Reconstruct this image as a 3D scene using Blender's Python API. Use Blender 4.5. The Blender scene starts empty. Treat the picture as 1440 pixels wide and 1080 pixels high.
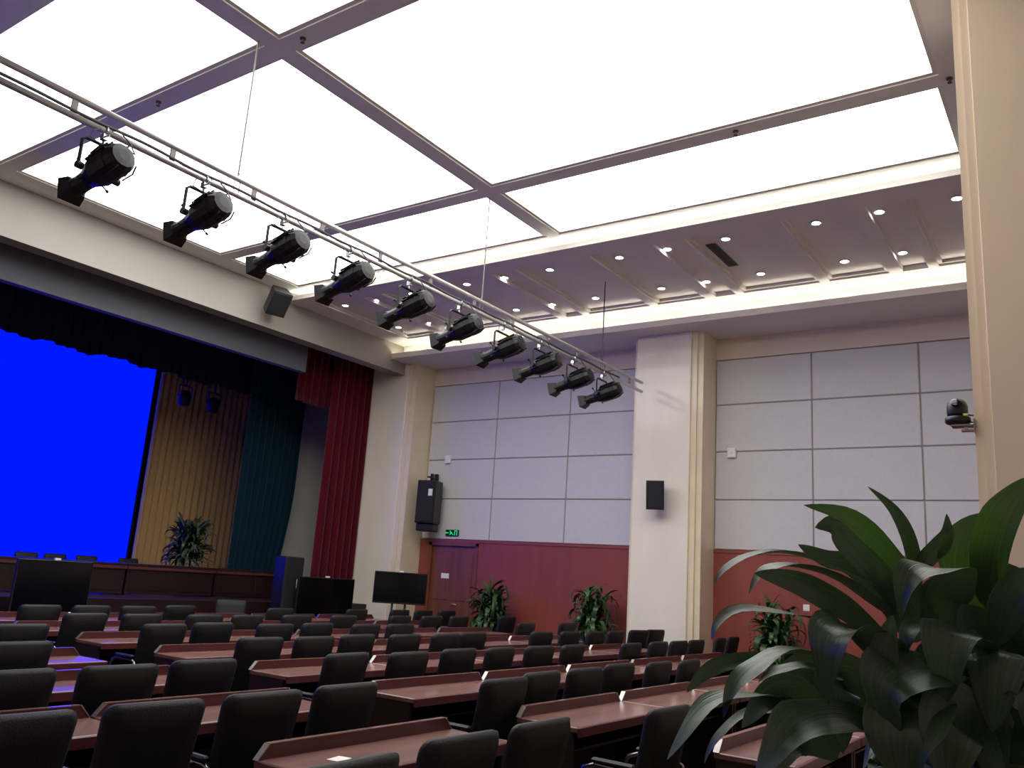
import bpy, math, random
from mathutils import Vector, Matrix

# ------------------------------------------------------------------ camera, world, exposure
sc = bpy.context.scene
C = sc.collection
cam_data = bpy.data.cameras.new('camera')
cam_data.sensor_fit = 'HORIZONTAL'
cam_data.sensor_width = 36.0
cam_data.lens = 1194.89 * 36.0 / 1440.0
cam_data.clip_start = 0.05
cam_data.clip_end = 200
cam = bpy.data.objects.new('camera', cam_data)
C.objects.link(cam)
yaw, pitch, roll = math.radians(54.807), math.radians(12.915), math.radians(3.884)
_f = Vector((math.sin(yaw) * math.cos(pitch), math.cos(yaw) * math.cos(pitch), math.sin(pitch)))
_r = Vector((math.cos(yaw), -math.sin(yaw), 0))
_u = _r.cross(_f)
_r2 = _r * math.cos(roll) + _u * math.sin(roll)
_u2 = _u * math.cos(roll) - _r * math.sin(roll)
cam.matrix_world = Matrix(((_r2.x, _u2.x, -_f.x, 0), (_r2.y, _u2.y, -_f.y, 0),
                           (_r2.z, _u2.z, -_f.z, 1.6), (0, 0, 0, 1)))
sc.camera = cam
world = bpy.data.worlds.new('world')
sc.world = world
world.use_nodes = True
world.node_tree.nodes['Background'].inputs[0].default_value = (0.02, 0.02, 0.022, 1)
world.node_tree.nodes['Background'].inputs[1].default_value = 1.0
vs = sc.view_settings
vs.view_transform = 'Standard'
vs.look = 'None'
vs.exposure = 0.0
vs.gamma = 1.0
vs.use_curve_mapping = False
CEILING_LIGHT = 4.9      # luminous stretch-ceiling radiance
COVE_LIGHT = 30.0
DOWNLIGHT = 30.0
SCREEN_LIGHT = 3.3

# ------------------------------------------------------------------ materials
def lin(c):
    c = c / 255.0
    return c / 12.92 if c <= 0.04045 else ((c + 0.055) / 1.055) ** 2.4

def srgb(r, g, b):
    return (lin(r), lin(g), lin(b), 1.0)

def mat(name, col, rough=0.6, metal=0.0, spec=0.5, noise=None, bump=None, stretch=(1, 1, 1), coat=0.0, sheen=0.0):
    """procedural principled material. noise=(scale, amount); bump=(scale, strength)"""
    m = bpy.data.materials.new(name)
    m.use_nodes = True
    nt = m.node_tree
    b = nt.nodes['Principled BSDF']
    b.inputs['Base Color'].default_value = col
    b.inputs['Roughness'].default_value = rough
    b.inputs['Metallic'].default_value = metal
    b.inputs['Specular IOR Level'].default_value = spec
    b.inputs['Coat Weight'].default_value = coat
    b.inputs['Coat Roughness'].default_value = 0.15
    b.inputs['Sheen Weight'].default_value = sheen
    if noise or bump:
        tc = nt.nodes.new('ShaderNodeTexCoord')
        mp = nt.nodes.new('ShaderNodeMapping')
        mp.inputs['Scale'].default_value = stretch
        nt.links.new(tc.outputs['Object'], mp.inputs['Vector'])
    if noise:
        n = nt.nodes.new('ShaderNodeTexNoise')
        n.inputs['Scale'].default_value = noise[0]
        n.inputs['Detail'].default_value = 5
        nt.links.new(mp.outputs['Vector'], n.inputs['Vector'])
        r = nt.nodes.new('ShaderNodeValToRGB')
        a = noise[1]
        r.color_ramp.elements[0].position = 0.3
        r.color_ramp.elements[1].position = 0.7
        r.color_ramp.elements[0].color = (col[0] * (1 - a), col[1] * (1 - a), col[2] * (1 - a), 1)
        r.color_ramp.elements[1].color = (min(1, col[0] * (1 + a)), min(1, col[1] * (1 + a)), min(1, col[2] * (1 + a)), 1)
        nt.links.new(n.outputs['Fac'], r.inputs['Fac'])
        nt.links.new(r.outputs['Color'], b.inputs['Base Color'])
    if bump:
        n2 = nt.nodes.new('ShaderNodeTexNoise')
        n2.inputs['Scale'].default_value = bump[0]
        n2.inputs['Detail'].default_value = 4
        nt.links.new(mp.outputs['Vector'], n2.inputs['Vector'])
        bp = nt.nodes.new('ShaderNodeBump')
        bp.inputs['Strength'].default_value = bump[1]
        bp.inputs['Distance'].default_value = 0.01
        nt.links.new(n2.outputs['Fac'], bp.inputs['Height'])
        nt.links.new(bp.outputs['Normal'], b.inputs['Normal'])
    return m

def emit(name, col, strength):
    m = bpy.data.materials.new(name)
    m.use_nodes = True
    nt = m.node_tree
    for n in list(nt.nodes):
        nt.nodes.remove(n)
    o = nt.nodes.new('ShaderNodeOutputMaterial')
    e = nt.nodes.new('ShaderNodeEmission')
    e.inputs[0].default_value = col
    e.inputs[1].default_value = strength
    nt.links.new(e.outputs[0], o.inputs[0])
    return m

M = {}
M['floor'] = mat('carpet', srgb(62, 40, 40), 0.9, noise=(6, 0.25), bump=(300, 0.3))
M['plaster'] = mat('white_plaster', srgb(218, 212, 204), 0.7, noise=(1.5, 0.03))
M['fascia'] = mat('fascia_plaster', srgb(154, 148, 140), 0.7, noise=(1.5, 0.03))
M['coffer'] = mat('coffer_plaster', srgb(222, 214, 214), 0.65, noise=(2, 0.03))
M['frame'] = mat('ceiling_frame_paint', srgb(226, 224, 218), 0.6, noise=(3, 0.03))
M['marble'] = mat('cream_marble', srgb(236, 227, 210), 0.12, spec=0.35, noise=(2.2, 0.035), stretch=(1, 1, 0.4))
M['marble_strip'] = mat('cream_marble_strip', srgb(228, 213, 184), 0.15, spec=0.35, noise=(3, 0.04))
M['column'] = mat('beige_column_stone', srgb(230, 210, 182), 0.2, spec=0.35, noise=(2.2, 0.04), stretch=(1, 1, 0.4))
M['wall'] = mat('warm_wall', srgb(220, 206, 190), 0.7, noise=(1.2, 0.03))
M['panel'] = mat('fabric_panel', srgb(205, 202, 204), 0.85, noise=(25, 0.03), bump=(160, 0.15))
M['joint'] = mat('panel_joint', srgb(150, 142, 136), 0.8)
M['wainscot'] = mat('red_wainscot', srgb(138, 66, 56), 0.45, noise=(5, 0.10), stretch=(1, 1, 0.15))
M['door'] = mat('door_wood', srgb(118, 66, 40), 0.4, noise=(7, 0.18), stretch=(1, 1, 0.12))
M['desk'] = mat('desk_wood', srgb(122, 88, 82), 0.26, noise=(9, 0.16), stretch=(0.2, 1, 1), coat=0.15)
M['desk_dark'] = mat('desk_wood_dark', srgb(84, 40, 42), 0.35, noise=(9, 0.18), stretch=(0.2, 1, 1))
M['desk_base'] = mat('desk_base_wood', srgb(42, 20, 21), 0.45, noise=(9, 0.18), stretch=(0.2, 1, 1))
M['steel'] = mat('brushed_steel', srgb(180, 174, 170), 0.45, metal=1.0, noise=(40, 0.05))
M['chrome'] = mat('grey_chrome', srgb(150, 150, 155), 0.22, metal=1.0, noise=(40, 0.05))
M['leather'] = mat('black_leather', srgb(11, 11, 13), 0.6, spec=0.4, noise=(30, 0.2), bump=(120, 0.25))
M['plastic'] = mat('black_plastic', srgb(22, 22, 25), 0.4, noise=(40, 0.1))
M['black_metal'] = mat('black_paint_metal', srgb(15, 15, 17), 0.45, spec=0.35, noise=(25, 0.15), bump=(90, 0.1))
M['grille'] = mat('speaker_grille', srgb(20, 20, 24), 0.7, noise=(120, 0.4), bump=(220, 0.5))
M['alu'] = mat('truss_aluminium', srgb(205, 203, 200), 0.35, metal=0.55, noise=(20, 0.05))
M['bar_paint'] = mat('grey_bar_paint', srgb(120, 116, 114), 0.5, noise=(20, 0.05))
M['cable'] = mat('cable_rubber', srgb(70, 64, 68), 0.6, noise=(40, 0.1))
M['red_velvet'] = mat('red_velvet', srgb(80, 4, 20), 0.85, spec=0.1, noise=(4, 0.12), stretch=(1, 1, 0.1), sheen=0.3)
M['teal_velvet'] = mat('teal_velvet', srgb(5, 38, 52), 0.85, spec=0.1, noise=(4, 0.12), stretch=(1, 1, 0.1), sheen=0.2)
M['navy_velvet'] = mat('navy_velvet', srgb(10, 22, 40), 0.9, noise=(4, 0.12), stretch=(1, 1, 0.1))
M['beige_curtain'] = mat('beige_curtain', srgb(200, 162, 106), 0.85, noise=(4, 0.08), stretch=(1, 1, 0.1))
M['grey_cloth'] = mat('grey_pelmet_cloth', srgb(88, 90, 94), 0.9, noise=(5, 0.06))
M['stage_wall'] = mat('stage_wing_wall', srgb(214, 210, 196), 0.8, noise=(2, 0.04))
M['stage_floor'] = mat('stage_boards', srgb(44, 22, 20), 0.45, noise=(6, 0.2), stretch=(1, 0.2, 1))
M['stage_wood'] = mat('stage_table_wood', srgb(30, 11, 14), 0.4, noise=(6, 0.18), stretch=(0.2, 1, 1))
M['dark'] = mat('stage_black', srgb(18, 18, 22), 0.9, noise=(5, 0.1))
M['tv'] = mat('tv_glass', srgb(8, 9, 12), 0.12, spec=0.4, noise=(3, 0.05))
def leafmat(name, col, tr):
    m = mat(name, srgb(*col), 0.38, spec=0.5)
    nt = m.node_tree
    b = nt.nodes['Principled BSDF']
    tc = nt.nodes.new('ShaderNodeTexCoord')
    mp = nt.nodes.new('ShaderNodeMapping')
    mp.inputs['Scale'].default_value = (26, 0.8, 1)
    n = nt.nodes.new('ShaderNodeTexNoise')
    n.inputs['Scale'].default_value = 1.0
    n.inputs['Detail'].default_value = 3
    nt.links.new(tc.outputs['UV'], mp.inputs['Vector'])
    nt.links.new(mp.outputs['Vector'], n.inputs['Vector'])
    r = nt.nodes.new('ShaderNodeValToRGB')
    c = srgb(*col)
    r.color_ramp.elements[0].position, r.color_ramp.elements[1].position = 0.3, 0.7
    r.color_ramp.elements[0].color = (c[0] * .7, c[1] * .7, c[2] * .7, 1)
    r.color_ramp.elements[1].color = (c[0] * 1.35, c[1] * 1.3, c[2] * 1.3, 1)
    nt.links.new(n.outputs['Fac'], r.inputs['Fac'])
    nt.links.new(r.outputs['Color'], b.inputs['Base Color'])
    bp = nt.nodes.new('ShaderNodeBump')
    bp.inputs['Strength'].default_value = 0.35
    bp.inputs['Distance'].default_value = 0.004
    nt.links.new(n.outputs['Fac'], bp.inputs['Height'])
    nt.links.new(bp.outputs['Normal'], b.inputs['Normal'])
    t = nt.nodes.new('ShaderNodeBsdfTranslucent')
    t.inputs['Color'].default_value = srgb(int(col[0] * 1.1), int(col[1] * 1.15), int(col[2] * .8))
    x = nt.nodes.new('ShaderNodeMixShader')
    x.inputs[0].default_value = tr
    o = nt.nodes['Material Output']
    nt.links.new(b.outputs[0], x.inputs[1])
    nt.links.new(t.outputs[0], x.inputs[2])
    nt.links.new(x.outputs[0], o.inputs[0])
    return m
M['leaf'] = leafmat('broad_leaf_dark', (62, 82, 56), 0.12)
M['leaf_backlit'] = leafmat('broad_leaf_backlit', (66, 94, 48), 0.25)  # brighter green copy of the leaf: backlight put into the colour
M['leaf_far'] = mat('narrow_leaf', srgb(52, 84, 44), 0.38, spec=0.5, noise=(5, 0.3))
M['palm'] = mat('palm_leaf', srgb(50, 66, 44), 0.5, noise=(5, 0.3))
M['stem'] = mat('plant_stem', srgb(104, 92, 66), 0.8, noise=(20, 0.25), bump=(40, 0.4))
M['pot'] = mat('glazed_pot', srgb(196, 190, 178), 0.25, noise=(5, 0.06))
M['dark_pot'] = mat('dark_pot', srgb(40, 30, 28), 0.35, noise=(5, 0.1))
M['soil'] = mat('potting_soil', srgb(48, 36, 28), 0.95, noise=(40, 0.4), bump=(60, 0.6))
M['white'] = mat('white_plastic', srgb(232, 230, 226), 0.4, noise=(20, 0.02))
M['paper'] = mat('white_paper', srgb(238, 234, 226), 0.8, noise=(20, 0.02))
M['yellow'] = mat('yellow_plug', srgb(206, 200, 70), 0.5, noise=(20, 0.05))
M['exit_box'] = mat('exit_sign_body', srgb(12, 40, 30), 0.4, noise=(20, 0.05))
M['vent'] = mat('vent_grille', srgb(70, 66, 62), 0.6, noise=(20, 0.05))
M['glow_green'] = emit('exit_sign_green', (0.02, 0.85, 0.28, 1), 0.9)
M['light_panel'] = emit('luminous_ceiling', (1.0, 0.985, 0.965, 1), CEILING_LIGHT)
M['led'] = emit('cove_led', (1.0, 0.96, 0.80, 1), COVE_LIGHT)
M['downlight'] = emit('downlight_lens', (1.0, 0.95, 0.92, 1), DOWNLIGHT)
M['screen'] = emit('blue_screen', (0.0, 0.0032, 1.0, 1), SCREEN_LIGHT)

# ------------------------------------------------------------------ mesh helpers
class MB:
    def __init__(self):
        self.v, self.f = [], []

    def box(self, x0, x1, y0, y1, z0, z1):
        b = len(self.v)
        self.v += [(x0, y0, z0), (x1, y0, z0), (x1, y1, z0), (x0, y1, z0),
                   (x0, y0, z1), (x1, y0, z1), (x1, y1, z1), (x0, y1, z1)]
        self.f += [(b, b + 3, b + 2, b + 1), (b + 4, b + 5, b + 6, b + 7), (b, b + 1, b + 5, b + 4),
                   (b + 1, b + 2, b + 6, b + 5), (b + 2, b + 3, b + 7, b + 6), (b + 3, b, b + 4, b + 7)]
        return self

    def bbox(self, x0, x1, y0, y1, z0, z1, r=0.01):
        """box with chamfered edges"""
        xs, ys, zs = (x0, x1), (y0, y1), (z0, z1)
        r = min(r, (x1 - x0) * .49, (y1 - y0) * .49, (z1 - z0) * .49)
        idx = {}
        for i in (0, 1):
            for j in (0, 1):
                for k in (0, 1):
                    X, Y, Z = xs[i], ys[j], zs[k]
                    dx, dy, dz = (r, -r)[i], (r, -r)[j], (r, -r)[k]
                    for a, p in (('x', (X, Y + dy, Z + dz)), ('y', (X + dx, Y, Z + dz)), ('z', (X + dx, Y + dy, Z))):
                        idx[(i, j, k, a)] = len(self.v)
                        self.v.append(p)
        g = idx
        self.f += [tuple(g[(i, *jk, 'x')] for jk in (((0, 0), (1, 0), (1, 1), (0, 1)) if i else ((0, 0), (0, 1), (1, 1), (1, 0)))) for i in (0, 1)]
        self.f += [tuple(g[(ik[0], j, ik[1], 'y')] for ik in (((0, 0), (0, 1), (1, 1), (1, 0)) if j else ((0, 0), (1, 0), (1, 1), (0, 1)))) for j in (0, 1)]
        self.f += [tuple(g[(*ij, k, 'z')] for ij in (((0, 0), (1, 0), (1, 1), (0, 1)) if k else ((0, 0), (0, 1), (1, 1), (1, 0)))) for k in (0, 1)]
        for i in (0, 1):
            for j in (0, 1):
                self.f.append((g[(i, j, 0, 'x')], g[(i, j, 1, 'x')], g[(i, j, 1, 'y')], g[(i, j, 0, 'y')]))
        for i in (0, 1):
            for k in (0, 1):
                self.f.append((g[(i, 0, k, 'x')], g[(i, 1, k, 'x')], g[(i, 1, k, 'z')], g[(i, 0, k, 'z')]))
        for j in (0, 1):
            for k in (0, 1):
                self.f.append((g[(0, j, k, 'y')], g[(1, j, k, 'y')], g[(1, j, k, 'z')], g[(0, j, k, 'z')]))
        for i in (0, 1):
            for j in (0, 1):
                for k in (0, 1):
                    self.f.append((g[(i, j, k, 'x')], g[(i, j, k, 'y')], g[(i, j, k, 'z')]))
        return self

    def prism(self, pts, axis_from, axis_to):
        """convex/concave outline pts (3D, planar) swept by vector axis"""
        b, n = len(self.v), len(pts)
        self.v += [tuple(Vector(p) + Vector(axis_from)) for p in pts] + [tuple(Vector(p) + Vector(axis_to)) for p in pts]
        self.f += [tuple(range(b, b + n)), tuple(range(b + 2 * n - 1, b + n - 1, -1))]
        for i in range(n):
            j = (i + 1) % n
            self.f.append((b + i, b + n + i, b + n + j, b + j))
        return self

    def tube(self, path, r, n=8, closed=False, caps=True):
        path = [Vector(p) for p in path]
        rs = r if isinstance(r, (list, tuple)) else [r] * len(path)
        b = len(self.v)
        m = len(path)
        prev = None
        for i, p in enumerate(path):
            t = (path[(i + 1) % m] - path[i - 1]) if closed else (path[min(i + 1, m - 1)] - path[max(i - 1, 0)])
            t.normalize()
            if prev is None:
                a = Vector((0, 0, 1)) if abs(t.z) < 0.9 else Vector((1, 0, 0))
                u = t.cross(a).normalized()
            else:
                u = (prev - t * prev.dot(t)).normalized()
            prev = u
            w = t.cross(u)
            for k in range(n):
                an = 2 * math.pi * k / n
                self.v.append(tuple(p + (u * math.cos(an) + w * math.sin(an)) * rs[i]))
        for i in range(m if closed else m - 1):
            for k in range(n):
                a0, a1 = b + i * n + k, b + i * n + (k + 1) % n
                j = (i + 1) % m
                self.f.append((a0, a1, b + j * n + (k + 1) % n, b + j * n + k))
        if caps and not closed:
            self.f.append(tuple(range(b + n - 1, b - 1, -1)))
            self.f.append(tuple(range(b + (m - 1) * n, b + m * n)))
        return self

    def lathe(self, prof, n=16, mtx=None):
        """prof: (radius, along z); capped at both ends"""
        b = len(self.v)
        for (r, z) in prof:
            for k in range(n):
                a = 2 * math.pi * (k + .5) / n
                p = Vector((r * math.cos(a), r * math.sin(a), z))
                self.v.append(tuple(mtx @ p if mtx else p))
        for i in range(len(prof) - 1):
            for k in range(n):
                self.f.append((b + i * n + k, b + i * n + (k + 1) % n, b + (i + 1) * n + (k + 1) % n, b + (i + 1) * n + k))
        self.f.append(tuple(range(b + n - 1, b - 1, -1)))
        e = b + (len(prof) - 1) * n
        self.f.append(tuple(range(e, e + n)))
        return self

    def mbox(self, mtx, sx, sy, sz):
        b = len(self.v)
        self.box(-sx / 2, sx / 2, -sy / 2, sy / 2, -sz / 2, sz / 2)
        for i in range(b, len(self.v)):
            self.v[i] = tuple(mtx @ Vector(self.v[i]))
        return self

    def xform(self, mtx, start=0):
        for i in range(start, len(self.v)):
            self.v[i] = tuple(mtx @ Vector(self.v[i]))
        return self

    def mesh(self, name, m, smooth=False):
        me = bpy.data.meshes.new(name)
        me.from_pydata(self.v, [], self.f)
        me.update()
        if m:
            me.materials.append(M[m] if isinstance(m, str) else m)
        if smooth:
            me.polygons.foreach_set('use_smooth', [True] * len(me.polygons))
            me.update()
        return me

    def build(self, name, m, parent=None, smooth=False):
        return link(name, self.mesh(name, m, smooth), parent)


def link(name, me, parent=None, loc=None, rot=None):
    o = bpy.data.objects.new(name, me)
    C.objects.link(o)
    if parent:
        o.parent = parent
    if loc:
        o.location = loc
    if rot:
        o.rotation_euler = rot
    return o


def tag(o, label, cat, group=None, kind=None):
    if label:
        o['label'] = label
    if cat:
        o['category'] = cat
    if group:
        o['group'] = group
    if kind:
        o['kind'] = kind
    return o


def empty(name, loc=(0, 0, 0), rz=0.0):
    o = bpy.data.objects.new(name, None)
    o.empty_display_size = 0.1
    C.objects.link(o)
    o.location = loc
    o.rotation_euler = (0, 0, rz)
    return o


def copy_tree(o, parent=None):
    c = o.copy()
    C.objects.link(c)
    c.parent = parent
    for ch in o.children:
        copy_tree(ch, c)
    return c


def box(name, m, x0, x1, y0, y1, z0, z1, parent=None, r=0.0):
    mb = MB()
    (mb.bbox(x0, x1, y0, y1, z0, z1, r) if r else mb.box(x0, x1, y0, y1, z0, z1))
    return mb.build(name, m, parent)


ORD = ['first', 'second', 'third', 'fourth', 'fifth', 'sixth', 'seventh', 'eighth', 'ninth', 'tenth', 'eleventh',
       'twelfth', 'thirteenth', 'fourteenth', 'fifteenth', 'sixteenth']
rng = random.Random(7)

CHAIRS = {
    1: [(2.24, 2.09), (2.92, 2.15), (3.52, 2.15), (4.56, 1.99)],
    2: [(1.79, 3.41), (2.39, 3.42), (2.99, 3.43), (3.59, 3.46), (4.74, 3.2), (5.34, 3.3), (5.96, 3.3), (6.62, 3.35), (7.22, 3.27), (7.82, 3.24)],
    3: [(2.35, 4.62), (2.95, 4.62), (3.57, 4.7), (4.84, 4.71), (5.44, 4.62), (6.17, 4.68), (6.77, 4.66), (7.4, 4.63), (8.0, 4.6), (9.16, 4.51), (9.89, 4.51), (10.49, 4.51), (11.09, 4.52)],
    4: [(3.04, 5.97), (5.03, 5.93), (5.63, 5.91), (6.28, 6.01), (6.88, 5.93), (7.52, 5.91), (8.13, 6.0), (9.49, 5.93), (10.09, 5.87), (10.69, 5.82), (11.29, 5.82)],
    5: [(3.71, 7.32), (5.01, 7.27), (5.64, 7.39), (6.29, 7.22), (6.95, 7.29), (7.56, 7.13), (8.16, 7.13), (10.95, 7.13), (12.15, 7.13)],
    6: [(4.96, 8.54), (5.56, 8.49), (6.31, 8.44), (6.91, 8.44), (7.67, 8.44), (8.5, 8.44), (9.63, 8.44), (10.34, 8.44), (11.02, 8.44), (12.35, 8.44)],
    7: [(5.12, 9.75), (5.72, 9.76), (6.32, 9.76), (7.08, 10.01), (8.53, 9.75), (10.08, 9.75), (11.09, 9.75), (11.7, 9.75), (12.35, 9.75)],
}
LEAVES = [
    ([(2.5, 0.437, 1.66), (2.417, 0.447, 1.706), (2.286, 0.482, 1.771), (2.202, 0.531, 1.812), (2.144, 0.608, 1.826)], 0.050, 'y'),
    ([(2.61, 0.481, 1.603), (2.555, 0.523, 1.695), (2.5, 0.574, 1.763), (2.475, 0.609, 1.807), (2.462, 0.667, 1.797)], 0.090, 'c'),
    ([(2.575, 0.426, 1.644), (2.555, 0.429, 1.709), (2.501, 0.437, 1.79), (2.443, 0.46, 1.85), (2.371, 0.506, 1.9)], 0.034, 'c'),
    ([(2.571, 0.264, 1.618), (2.492, 0.248, 1.714), (2.426, 0.213, 1.816), (2.411, 0.173, 1.88), (2.394, 0.124, 1.928)], 0.081, 'y'),
    ([(2.633, 0.302, 1.525), (2.569, 0.296, 1.634), (2.521, 0.289, 1.732), (2.511, 0.274, 1.804), (2.515, 0.251, 1.847)], 0.133, 'y'),
    ([(2.474, 0.314, 1.613), (2.37, 0.314, 1.671), (2.266, 0.345, 1.695), (2.221, 0.384, 1.666), (2.253, 0.415, 1.567)], 0.101, 'u'),
    ([(2.56, 0.436, 1.671), (2.533, 0.402, 1.718), (2.523, 0.364, 1.76), (2.517, 0.342, 1.794), (2.504, 0.339, 1.844)], 0.041, 'c'),
    ([(2.457, 0.504, 1.645), (2.317, 0.595, 1.689), (2.197, 0.668, 1.71), (2.113, 0.74, 1.695), (2.068, 0.783, 1.656), (2.065, 0.805, 1.614)], 0.039, 'u'),
    ([(2.55, 0.489, 1.574), (2.369, 0.573, 1.651), (2.246, 0.665, 1.679), (2.186, 0.719, 1.666), (2.178, 0.756, 1.602)], 0.062, 'u'),
    ([(2.45, 0.481, 1.503), (2.288, 0.538, 1.577), (2.2, 0.608, 1.626), (2.149, 0.672, 1.648), (2.112, 0.721, 1.654)], 0.056, 'c'),
    ([(2.436, 0.495, 1.519), (2.248, 0.605, 1.551), (2.147, 0.671, 1.566), (2.053, 0.736, 1.561), (2.011, 0.773, 1.528), (2.01, 0.789, 1.491)], 0.051, 'u'),
    ([(2.362, 0.446, 1.457), (2.234, 0.478, 1.519), (2.134, 0.523, 1.537), (2.105, 0.549, 1.488), (2.158, 0.558, 1.366)], 0.129, 'u'),
    ([(2.253, 0.469, 1.339), (2.201, 0.456, 1.423), (2.17, 0.439, 1.489), (2.162, 0.413, 1.579)], 0.072, 'c'),
    ([(2.365, 0.309, 1.431), (2.255, 0.345, 1.468), (2.149, 0.394, 1.452), (2.136, 0.43, 1.407), (2.195, 0.429, 1.289)], 0.151, 'u'),
    ([(2.301, 0.569, 1.455), (2.153, 0.648, 1.472), (2.063, 0.697, 1.442), (2.027, 0.734, 1.392), (2.026, 0.764, 1.318)], 0.067, 'u'),
    ([(2.231, 0.672, 1.354), (2.122, 0.733, 1.369), (2.032, 0.778, 1.35), (1.979, 0.817, 1.308), (1.944, 0.865, 1.221)], 0.074, 'u'),
    ([(2.308, 0.607, 1.332), (2.231, 0.663, 1.377), (2.176, 0.716, 1.352), (2.16, 0.767, 1.283)], 0.070, 'c'),
    ([(2.277, 0.454, 1.292), (2.155, 0.519, 1.341), (2.056, 0.572, 1.334), (2.01, 0.622, 1.287), (1.993, 0.679, 1.202)], 0.124, 'u'),
    ([(2.257, 0.356, 1.385), (2.179, 0.38, 1.38), (2.157, 0.403, 1.312), (2.185, 0.406, 1.205)], 0.157, 'u'),
    ([(2.294, 0.56, 1.414), (2.212, 0.631, 1.438), (2.158, 0.675, 1.429), (2.137, 0.719, 1.396)], 0.038, 'u'),
    ([(2.276, 0.749, 1.451), (2.182, 0.818, 1.429), (2.138, 0.857, 1.4), (2.124, 0.896, 1.352)], 0.036, 'c'),
    ([(2.333, 0.721, 1.314), (2.263, 0.791, 1.302), (2.234, 0.855, 1.244), (2.23, 0.89, 1.171)], 0.036, 'u'),
    ([(2.461, 0.242, 1.618), (2.419, 0.213, 1.661), (2.41, 0.181, 1.684), (2.405, 0.148, 1.696)], 0.038, 'u'),
    ([(2.426, 0.328, 1.526), (2.322, 0.374, 1.557), (2.271, 0.401, 1.538), (2.276, 0.416, 1.48)], 0.051, 'u'),
    ([(2.613, 0.492, 1.564), (2.554, 0.579, 1.692), (2.518, 0.656, 1.716), (2.487, 0.722, 1.75)], 0.052, 'c'),
    ([(2.426, 0.235, 1.535), (2.367, 0.196, 1.62), (2.344, 0.155, 1.67), (2.346, 0.113, 1.681)], 0.082, 'c'),
    ([(2.368, 0.247, 1.486), (2.223, 0.286, 1.549), (2.167, 0.3, 1.533), (2.194, 0.317, 1.395)], 0.118, 'u'),
    ([(2.398, 0.223, 1.44), (2.288, 0.21, 1.509), (2.211, 0.217, 1.495), (2.242, 0.235, 1.343)], 0.140, 'c'),
    ([(2.362, 0.209, 1.381), (2.281, 0.171, 1.452), (2.258, 0.142, 1.428), (2.296, 0.142, 1.294)], 0.123, 'u'),
    ([(2.312, 0.308, 1.31), (2.214, 0.3, 1.366), (2.165, 0.308, 1.34), (2.193, 0.317, 1.22)], 0.139, 'c'),
    ([(2.58, 0.379, 1.519), (2.535, 0.36, 1.593), (2.505, 0.346, 1.647), (2.506, 0.323, 1.702)], 0.110, 'c'),
    ([(2.689, 0.22, 1.531), (2.663, 0.22, 1.622), (2.64, 0.228, 1.685), (2.628, 0.244, 1.73)], 0.122, 'c'),
    ([(2.774, 0.203, 1.494), (2.754, 0.187, 1.607), (2.735, 0.191, 1.663), (2.708, 0.211, 1.708)], 0.115, 'c'),
    ([(2.476, 0.596, 1.346), (2.419, 0.653, 1.406), (2.38, 0.717, 1.382), (2.381, 0.764, 1.305)], 0.104, 'c'),
    ([(2.472, 0.525, 1.312), (2.41, 0.579, 1.397), (2.386, 0.592, 1.362), (2.424, 0.595, 1.221)], 0.128, 'c'),
    ([(2.385, 0.594, 1.225), (2.292, 0.656, 1.268), (2.267, 0.71, 1.221), (2.272, 0.739, 1.133)], 0.082, 'c'),
    ([(2.614, 0.423, 1.514), (2.575, 0.449, 1.586), (2.543, 0.473, 1.64), (2.512, 0.506, 1.665)], 0.115, 'c'),
    ([(2.524, 0.254, 1.362), (2.496, 0.254, 1.464), (2.461, 0.269, 1.548), (2.416, 0.307, 1.613)], 0.141, 'c'),
    ([(2.486, 0.366, 1.217), (2.449, 0.371, 1.336), (2.416, 0.378, 1.437), (2.386, 0.386, 1.521)], 0.158, 'c'),
    ([(2.593, 0.223, 1.195), (2.537, 0.211, 1.334), (2.481, 0.207, 1.453), (2.469, 0.177, 1.572)], 0.155, 'c'),
]
# ------------------------------------------------------------------ the hall: floor and walls
XW = 14.0                       # side wall with the panels
ZB, ZC, ZS = 6.54, 6.36, 6.00   # luminous ceiling frame, coffered strip, wall soffit
YB = -2.6                       # rear wall
XL = -1.25                      # left wall
fl = box('floor', 'floor', XL, 15.2, YB, 19.2, -0.08, 0.0)
tag(fl, 'dark red-brown carpet floor under the desk rows', 'floor', kind='structure')
tag(box('wall_back', 'wall', XL, 15.0, YB - 0.1, YB, 0, 7.2), 'plain cream wall at the rear of the hall', 'wall', kind='structure')
tag(box('wall_left', 'wall', XL - 0.1, XL, YB, 12.6, 0, 7.2), 'plain cream wall on the left of the hall', 'wall', kind='structure')

wr = box('wall_right', 'wall', XW + 0.03, XW + 0.25, YB, 12.0, 0, 7.2)
tag(wr, 'side wall with pale fabric panels above a red-brown wainscot', 'wall', kind='structure')
PZ = [2.315, 3.15, 3.975, 4.80, 5.61]
def panel_bay(edges):
    for i in range(len(edges) - 1):
        for k in range(4):
            g = 0.011
            box('wall_panel', 'panel', XW - 0.02, XW + 0.03, edges[i] + g, edges[i + 1] - g, PZ[k] + g, PZ[k + 1] - g, wr, r=0.008)
    box('joint_backing', 'joint', XW + 0.0, XW + 0.028, edges[0] + .02, edges[-1] - .02, PZ[0] + .02, PZ[4] - .005, wr)
panel_bay([6.755, 8.43, 10.17, 11.93])
panel_bay([0.54, 2.18, 3.81, 5.46])
panel_bay([-2.55, -0.9, 0.54])
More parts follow.
